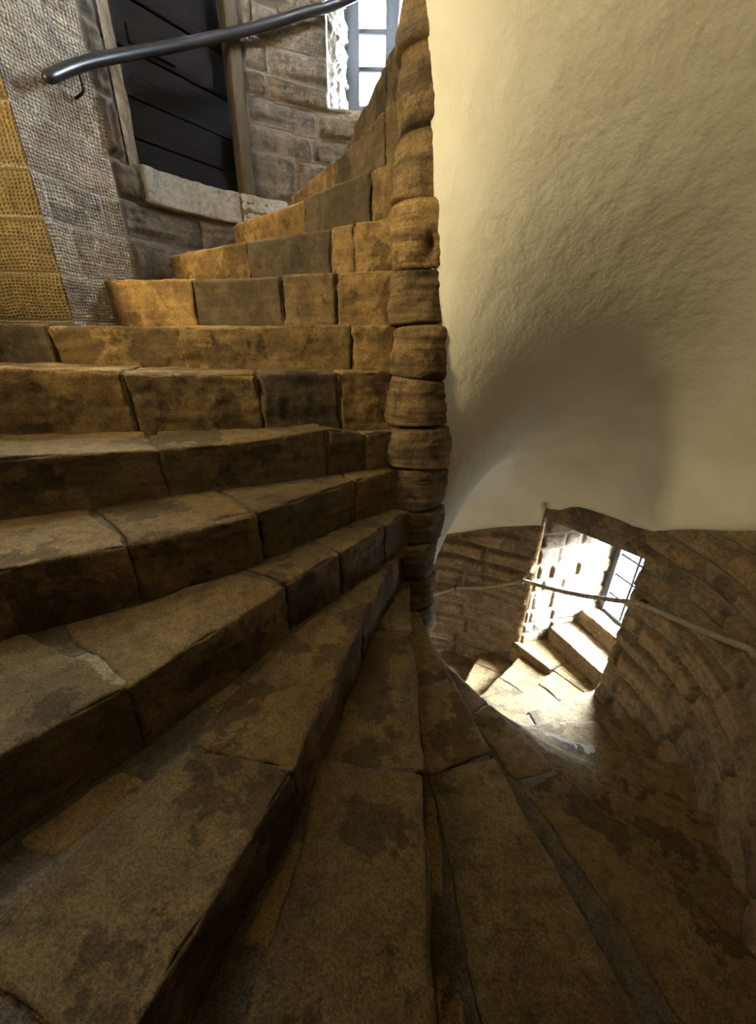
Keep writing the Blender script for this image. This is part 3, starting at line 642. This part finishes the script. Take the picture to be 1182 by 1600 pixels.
for zz in (1.735, 1.918, 2.10, 2.28, 2.46): bar('glazing_bar', -.17, .02, yy+.005, yy+.035, zz-.012, zz+.012, M_LEAD, w1)
bar('pane', -.17, .02, yy+.018, yy+.022, 1.54, wz1, M_GLASS, w1, 0)

# unseen slit window, added behind the pillar to daylight the grey wall
w3 = empty('window_3_added', ptk(1.8, -5.8, 1.85), kind='structure')
uk0, uk1, uz0, uz1 = WIN3_ADDED
def wedge(name, ka, kb, ra, rb, za, zb, m): return slab4(name, [pol(ra, ka), pol(ra, kb), pol(rb, kb), pol(rb, ka)], za, zb, m, w3, .003)
wedge('reveal', uk0-.15, uk0, RW, 1.9, uz0-.1, uz1+.1, M_GREY); wedge('reveal', uk1, uk1+.15, RW, 1.9, uz0-.1, uz1+.1, M_GREY)
wedge('sill', uk0, uk1, RW, 1.9, uz0-.1, uz0, M_GREY); wedge('window_head', uk0, uk1, RW, 1.9, uz1, uz1+.1, M_GREY)
for ka, kb in ((uk0, uk0+.08), (uk1-.08, uk1)): wedge('frame', ka, kb, 1.85, 1.89, uz0, uz1, M_FRAME)
for zz in (2.06, 2.27, 2.48): wedge('glazing_bar', uk0+.08, uk1-.08, 1.86, 1.88, zz-.01, zz+.01, M_LEAD)
wedge('pane', uk0+.08, uk1-.08, 1.868, 1.872, uz0, uz1, M_GLASS)

# ------------------------------------------------------------------ lower window and its niche
vk0, vk1, vz0, vz1 = WIN2
w2 = empty('window_2', (2.25, 3.1, ZO-2.3), kind='structure')
pL, pR = pol(RW-.004, vk1), pol(RW+.01, vk0-.03)
gL, gR = np.array([2.200, 3.402]), np.array([2.305, 2.86]); gt = (gR-gL)/np.linalg.norm(gR-gL); gn = np.array([-gt[1], gt[0]])
if gn[0] < 0: gn = -gn
plane_wall('reveal', pL, tuple(gL+gn*.14), -2.70, -1.29, courses(-2.64, -1.0, .165, 64), .21, 65, M_WALL, res=.008, bulge=.016, rough=.008, side=-1, parent=w2, mw=.007, prot=.02, ztop=-1.42, kind=None)
plane_wall('reveal', pR, tuple(gR+gn*.14), -2.70, -1.29, courses(-2.64, -1.0, .165, 66), .25, 67, M_WALL, res=.012, bulge=.0, rough=.003, prot=0, side=1, parent=w2, kind=None)
# sloping head
hd = [(*pL, ZO-1.30), (*pR, ZO-1.30), (gR[0]+.15, gR[1]-.05, ZO-1.43), (gL[0]+.15, gL[1]+.05, ZO-1.43)]
box_pts(hd+[(x, y, z+.2) for x, y, z in hd], 'window_head', M_WALL, w2, None, .006)
def chordblock(name, a, b, depth, za, zb, m, parent, seed, rnd=.4, rr=.02, res=.011, amp=.012, dirn=None, kind=None):
    a, b = np.array(a, float), np.array(b, float); Ln = np.linalg.norm(b-a); t_ = (b-a)/Ln; n_ = np.array([-t_[1], t_[0]])
    if dirn is not None and n_@np.array(dirn) < 0: n_ = -n_
    fl = (t_[0]*n_[1]-t_[1]*n_[0]) < 0
    def fm(V):
        P = a+V[:, :1]*t_+V[:, 1:2]*n_; return np.concatenate([P, ZO+za+V[:, 2:3]], 1)
    o = warp_stone(name, (Ln, depth, zb-za), fm, m, parent, rr=rr, res=res, amp=amp, seed=seed, rnd=rnd, kind=kind)
    if fl: o.data.flip_normals()
    return o
chordblock('sill_step', (1.69, 3.29), (1.905, 2.60), .33, -2.635, -2.46, M_WALL, w2, 71, .8, dirn=(1, 0))
chordblock('sill_step', (1.99, 3.40), (2.155, 2.78), .26, -2.47, -2.305, M_WALL, w2, 72, .6, dirn=(1, 0), rr=.012)
def wbar(name, u0, u1, n0, n1, za, zb, m, bv=.003):
    P = [gL+gt*u0+gn*n0, gL+gt*u1+gn*n0, gL+gt*u1+gn*n1, gL+gt*u0+gn*n1]; return slab4(name, [tuple(p_) for p_ in P], za, zb, m, w2, bv)
WW = np.linalg.norm(gR-gL)
f2 = wbar('frame', 0, .095, -.02, .06, -2.31, -1.38, M_FRAME); wbar('frame', WW-.06, WW, .0, .06, -2.31, -1.38, M_FRAME)
wbar('frame', .075, WW-.06, -.01, .05, -2.31, -2.27, M_FRAME); wbar('frame', .075, WW-.06, .0, .05, -1.47, -1.38, M_FRAME)
for u in (.30,): wbar('glazing_bar', u-.012, u+.012, .0, .035, -2.29, -1.45, M_LEAD)
for zz in (-2.09, -1.885, -1.68): wbar('glazing_bar', .07, WW-.05, .002, .032, zz-.010, zz+.010, M_LEAD)
wbar('pane', .07, WW-.05, .022, .026, -2.30, -1.45, M_GLASS, 0)
# niche floor stones, level with step 15
nf = empty('floor', (1.8, 3.1, ZO-2.9), kind='structure')
def poly_slab(name, pts, za, zb, m, parent, rnd=.3):
    n = len(pts); V = [(x, y, ZO+za) for x, y in pts]+[(x, y, ZO+zb) for x, y in pts]
    import bmesh
    bm = bmesh.new(); vs = [bm.verts.new(v) for v in V]; bm.faces.new(vs[:n][::-1]); bm.faces.new(vs[n:])
    for i in range(n): bm.faces.new((vs[i], vs[(i+1) % n], vs[n+(i+1) % n], vs[n+i]))
    bmesh.ops.recalc_face_normals(bm, faces=bm.faces); bmesh.ops.bevel(bm, geom=bm.edges[:], offset=.008, segments=2, affect='EDGES')
    me = bpy.data.meshes.new(name); bm.to_mesh(me); bm.free(); me.materials.append(m)
    for a_, v_ in (('rnd', rnd), ('mort', 0.0), ('sty', 0.0)):
        at = me.attributes.new(a_, 'FLOAT', 'POINT'); at.data.foreach_set('value', np.full(len(me.vertices), v_, np.float32))
    o = bpy.data.objects.new(name, me); C.objects.link(o); adopt(o, parent); return o
poly_slab('slab', [pol(1.60, 15.03), pol(1.66, 16.1), (1.95, 3.42), (1.95, 3.3), (1.9, 3.0), pol(1.75, 15.0)], -2.85, -2.618, M_STEP, nf, .2)
poly_slab('slab', [pol(1.70, 14.0), pol(1.62, 14.98), (1.92, 3.02), (2.0, 2.9), (2.05, 2.5)], -2.85, -2.622, M_STEP, nf, .5)

# ------------------------------------------------------------------ handrail
hr = empty('handrail', (-1.36, 2.63, ZO+1.0), 'dark polished round handrail curving up past the black door, fixed to the grey wall', 'handrail')
RP = [(0.284, .956), (-.241, 1.090), (-.95, 1.243), (-1.702, 1.392), (-2.597, 1.561), (-3.232, 1.675), (-3.861, 1.774), (-4.8, 1.95), (-5.8, 2.15)]
path = bez([ptk(1.62, k, z) for k, z in RP], 120)
n = len(path); rad = np.full(n, .0235); rad[0] = .014; rad[1] = .021
tube('rail', path, .0235, M_RAIL, hr, seg=20, radii=rad)
tube('bracket', bez([(-1.355, 2.60, ZO+1.055), (-1.352, 2.60, ZO+1.02), (-1.36, 2.605, ZO+1.0), (-1.40, 2.615, ZO+.985), (-1.44, 2.63, ZO+.98)], 24), .006, M_IRON, hr, seg=8)
chordblock('wall_plate', (-1.425, 2.59), (-1.405, 2.65), .02, .95, 1.02, M_IRON, hr, 3, rr=.004, res=.02, amp=0, dirn=(-1, 0))

# ------------------------------------------------------------------ rope and its hooks
def rope_path():
    H = [(1.60, 19.2, -2.50), (1.63, 17.568, -2.20), (1.63, 16.079, -1.902), (1.63, 13.717, -1.545), (1.63, 11.661, -1.215), (1.63, 9.9, -.85)]
    pts = []; anch = [np.array(ptk(*h)) for h in H]
    for i in range(len(anch)-1):
        a, b = anch[i], anch[i+1]; n = 90; sag = (.03, .03, .035, .03, .05)[i]
        k0, k1 = H[i][1], H[i+1][1]
        for t_ in np.linspace(0, 1, n, endpoint=False):
            p_ = a+(b-a)*t_
            if i != 2 and i != 1:                       # lies along the curved wall
                x, y = pol(1.61, k0+(k1-k0)*t_); p_ = np.array([x, y, p_[2]])
            p_[2] -= sag*4*t_*(1-t_); pts.append(p_)
    pts.append(anch[-1]); return np.array(pts), anch
rp, anch = rope_path()
def resample(P, step_):
    d_ = np.r_[0, np.cumsum(np.linalg.norm(np.diff(P, axis=0), axis=1))]; n = int(d_[-1]/step_); s = np.linspace(0, d_[-1], n)
    return np.stack([np.interp(s, d_, P[:, i]) for i in range(3)], -1), s
rp, rsd = resample(rp, .006)
T_ = np.gradient(rp, axis=0); T_ /= np.linalg.norm(T_, axis=1, keepdims=True); Bv = np.cross(T_, [0, 0, 1.]); Bv /= np.linalg.norm(Bv, axis=1, keepdims=True); Nv = np.cross(Bv, T_)
rope = empty('rope', tuple(anch[2]), 'twisted hemp rope strung through iron hooks round the lower wall and across the bright window', 'rope')
for j in range(3):
    ph = rsd*2*math.pi/.062+j*2*math.pi/3
    P = rp+(.009*np.cos(ph))[:, None]*Bv+(.009*np.sin(ph))[:, None]*Nv
    tube('strand', P, .0102, M_ROPE, rope, seg=7)
HL = ['black iron rope hook on the shadowed back wall, farthest left of the three', 'black iron rope hook at the edge of the bright window reveal', 'iron rope hook on the rough wall right of the lower window']
for i, (a_, lb, k_) in enumerate(zip(anch[1:4], HL, (17.568, 16.079, 13.717))):
    hk = empty('rope_hook', tuple(a_), lb, 'hook', 'rope hooks'); rd = np.array([math.cos(ang(k_)), math.sin(ang(k_)), 0]); tn = np.array([-rd[1], rd[0], 0]); uz = np.array([0, 0, 1.])
    ringp = [a_+.024*(math.cos(q)*rd+math.sin(q)*uz) for q in np.linspace(0, 2*math.pi, 25)]
    tube('ring', ringp, .0065, M_IRON, hk, seg=8, closed_ends=False)
    tube('stem', [a_+rd*.022, a_+rd*.05, a_+rd*.1], .008, M_IRON, hk, seg=8)
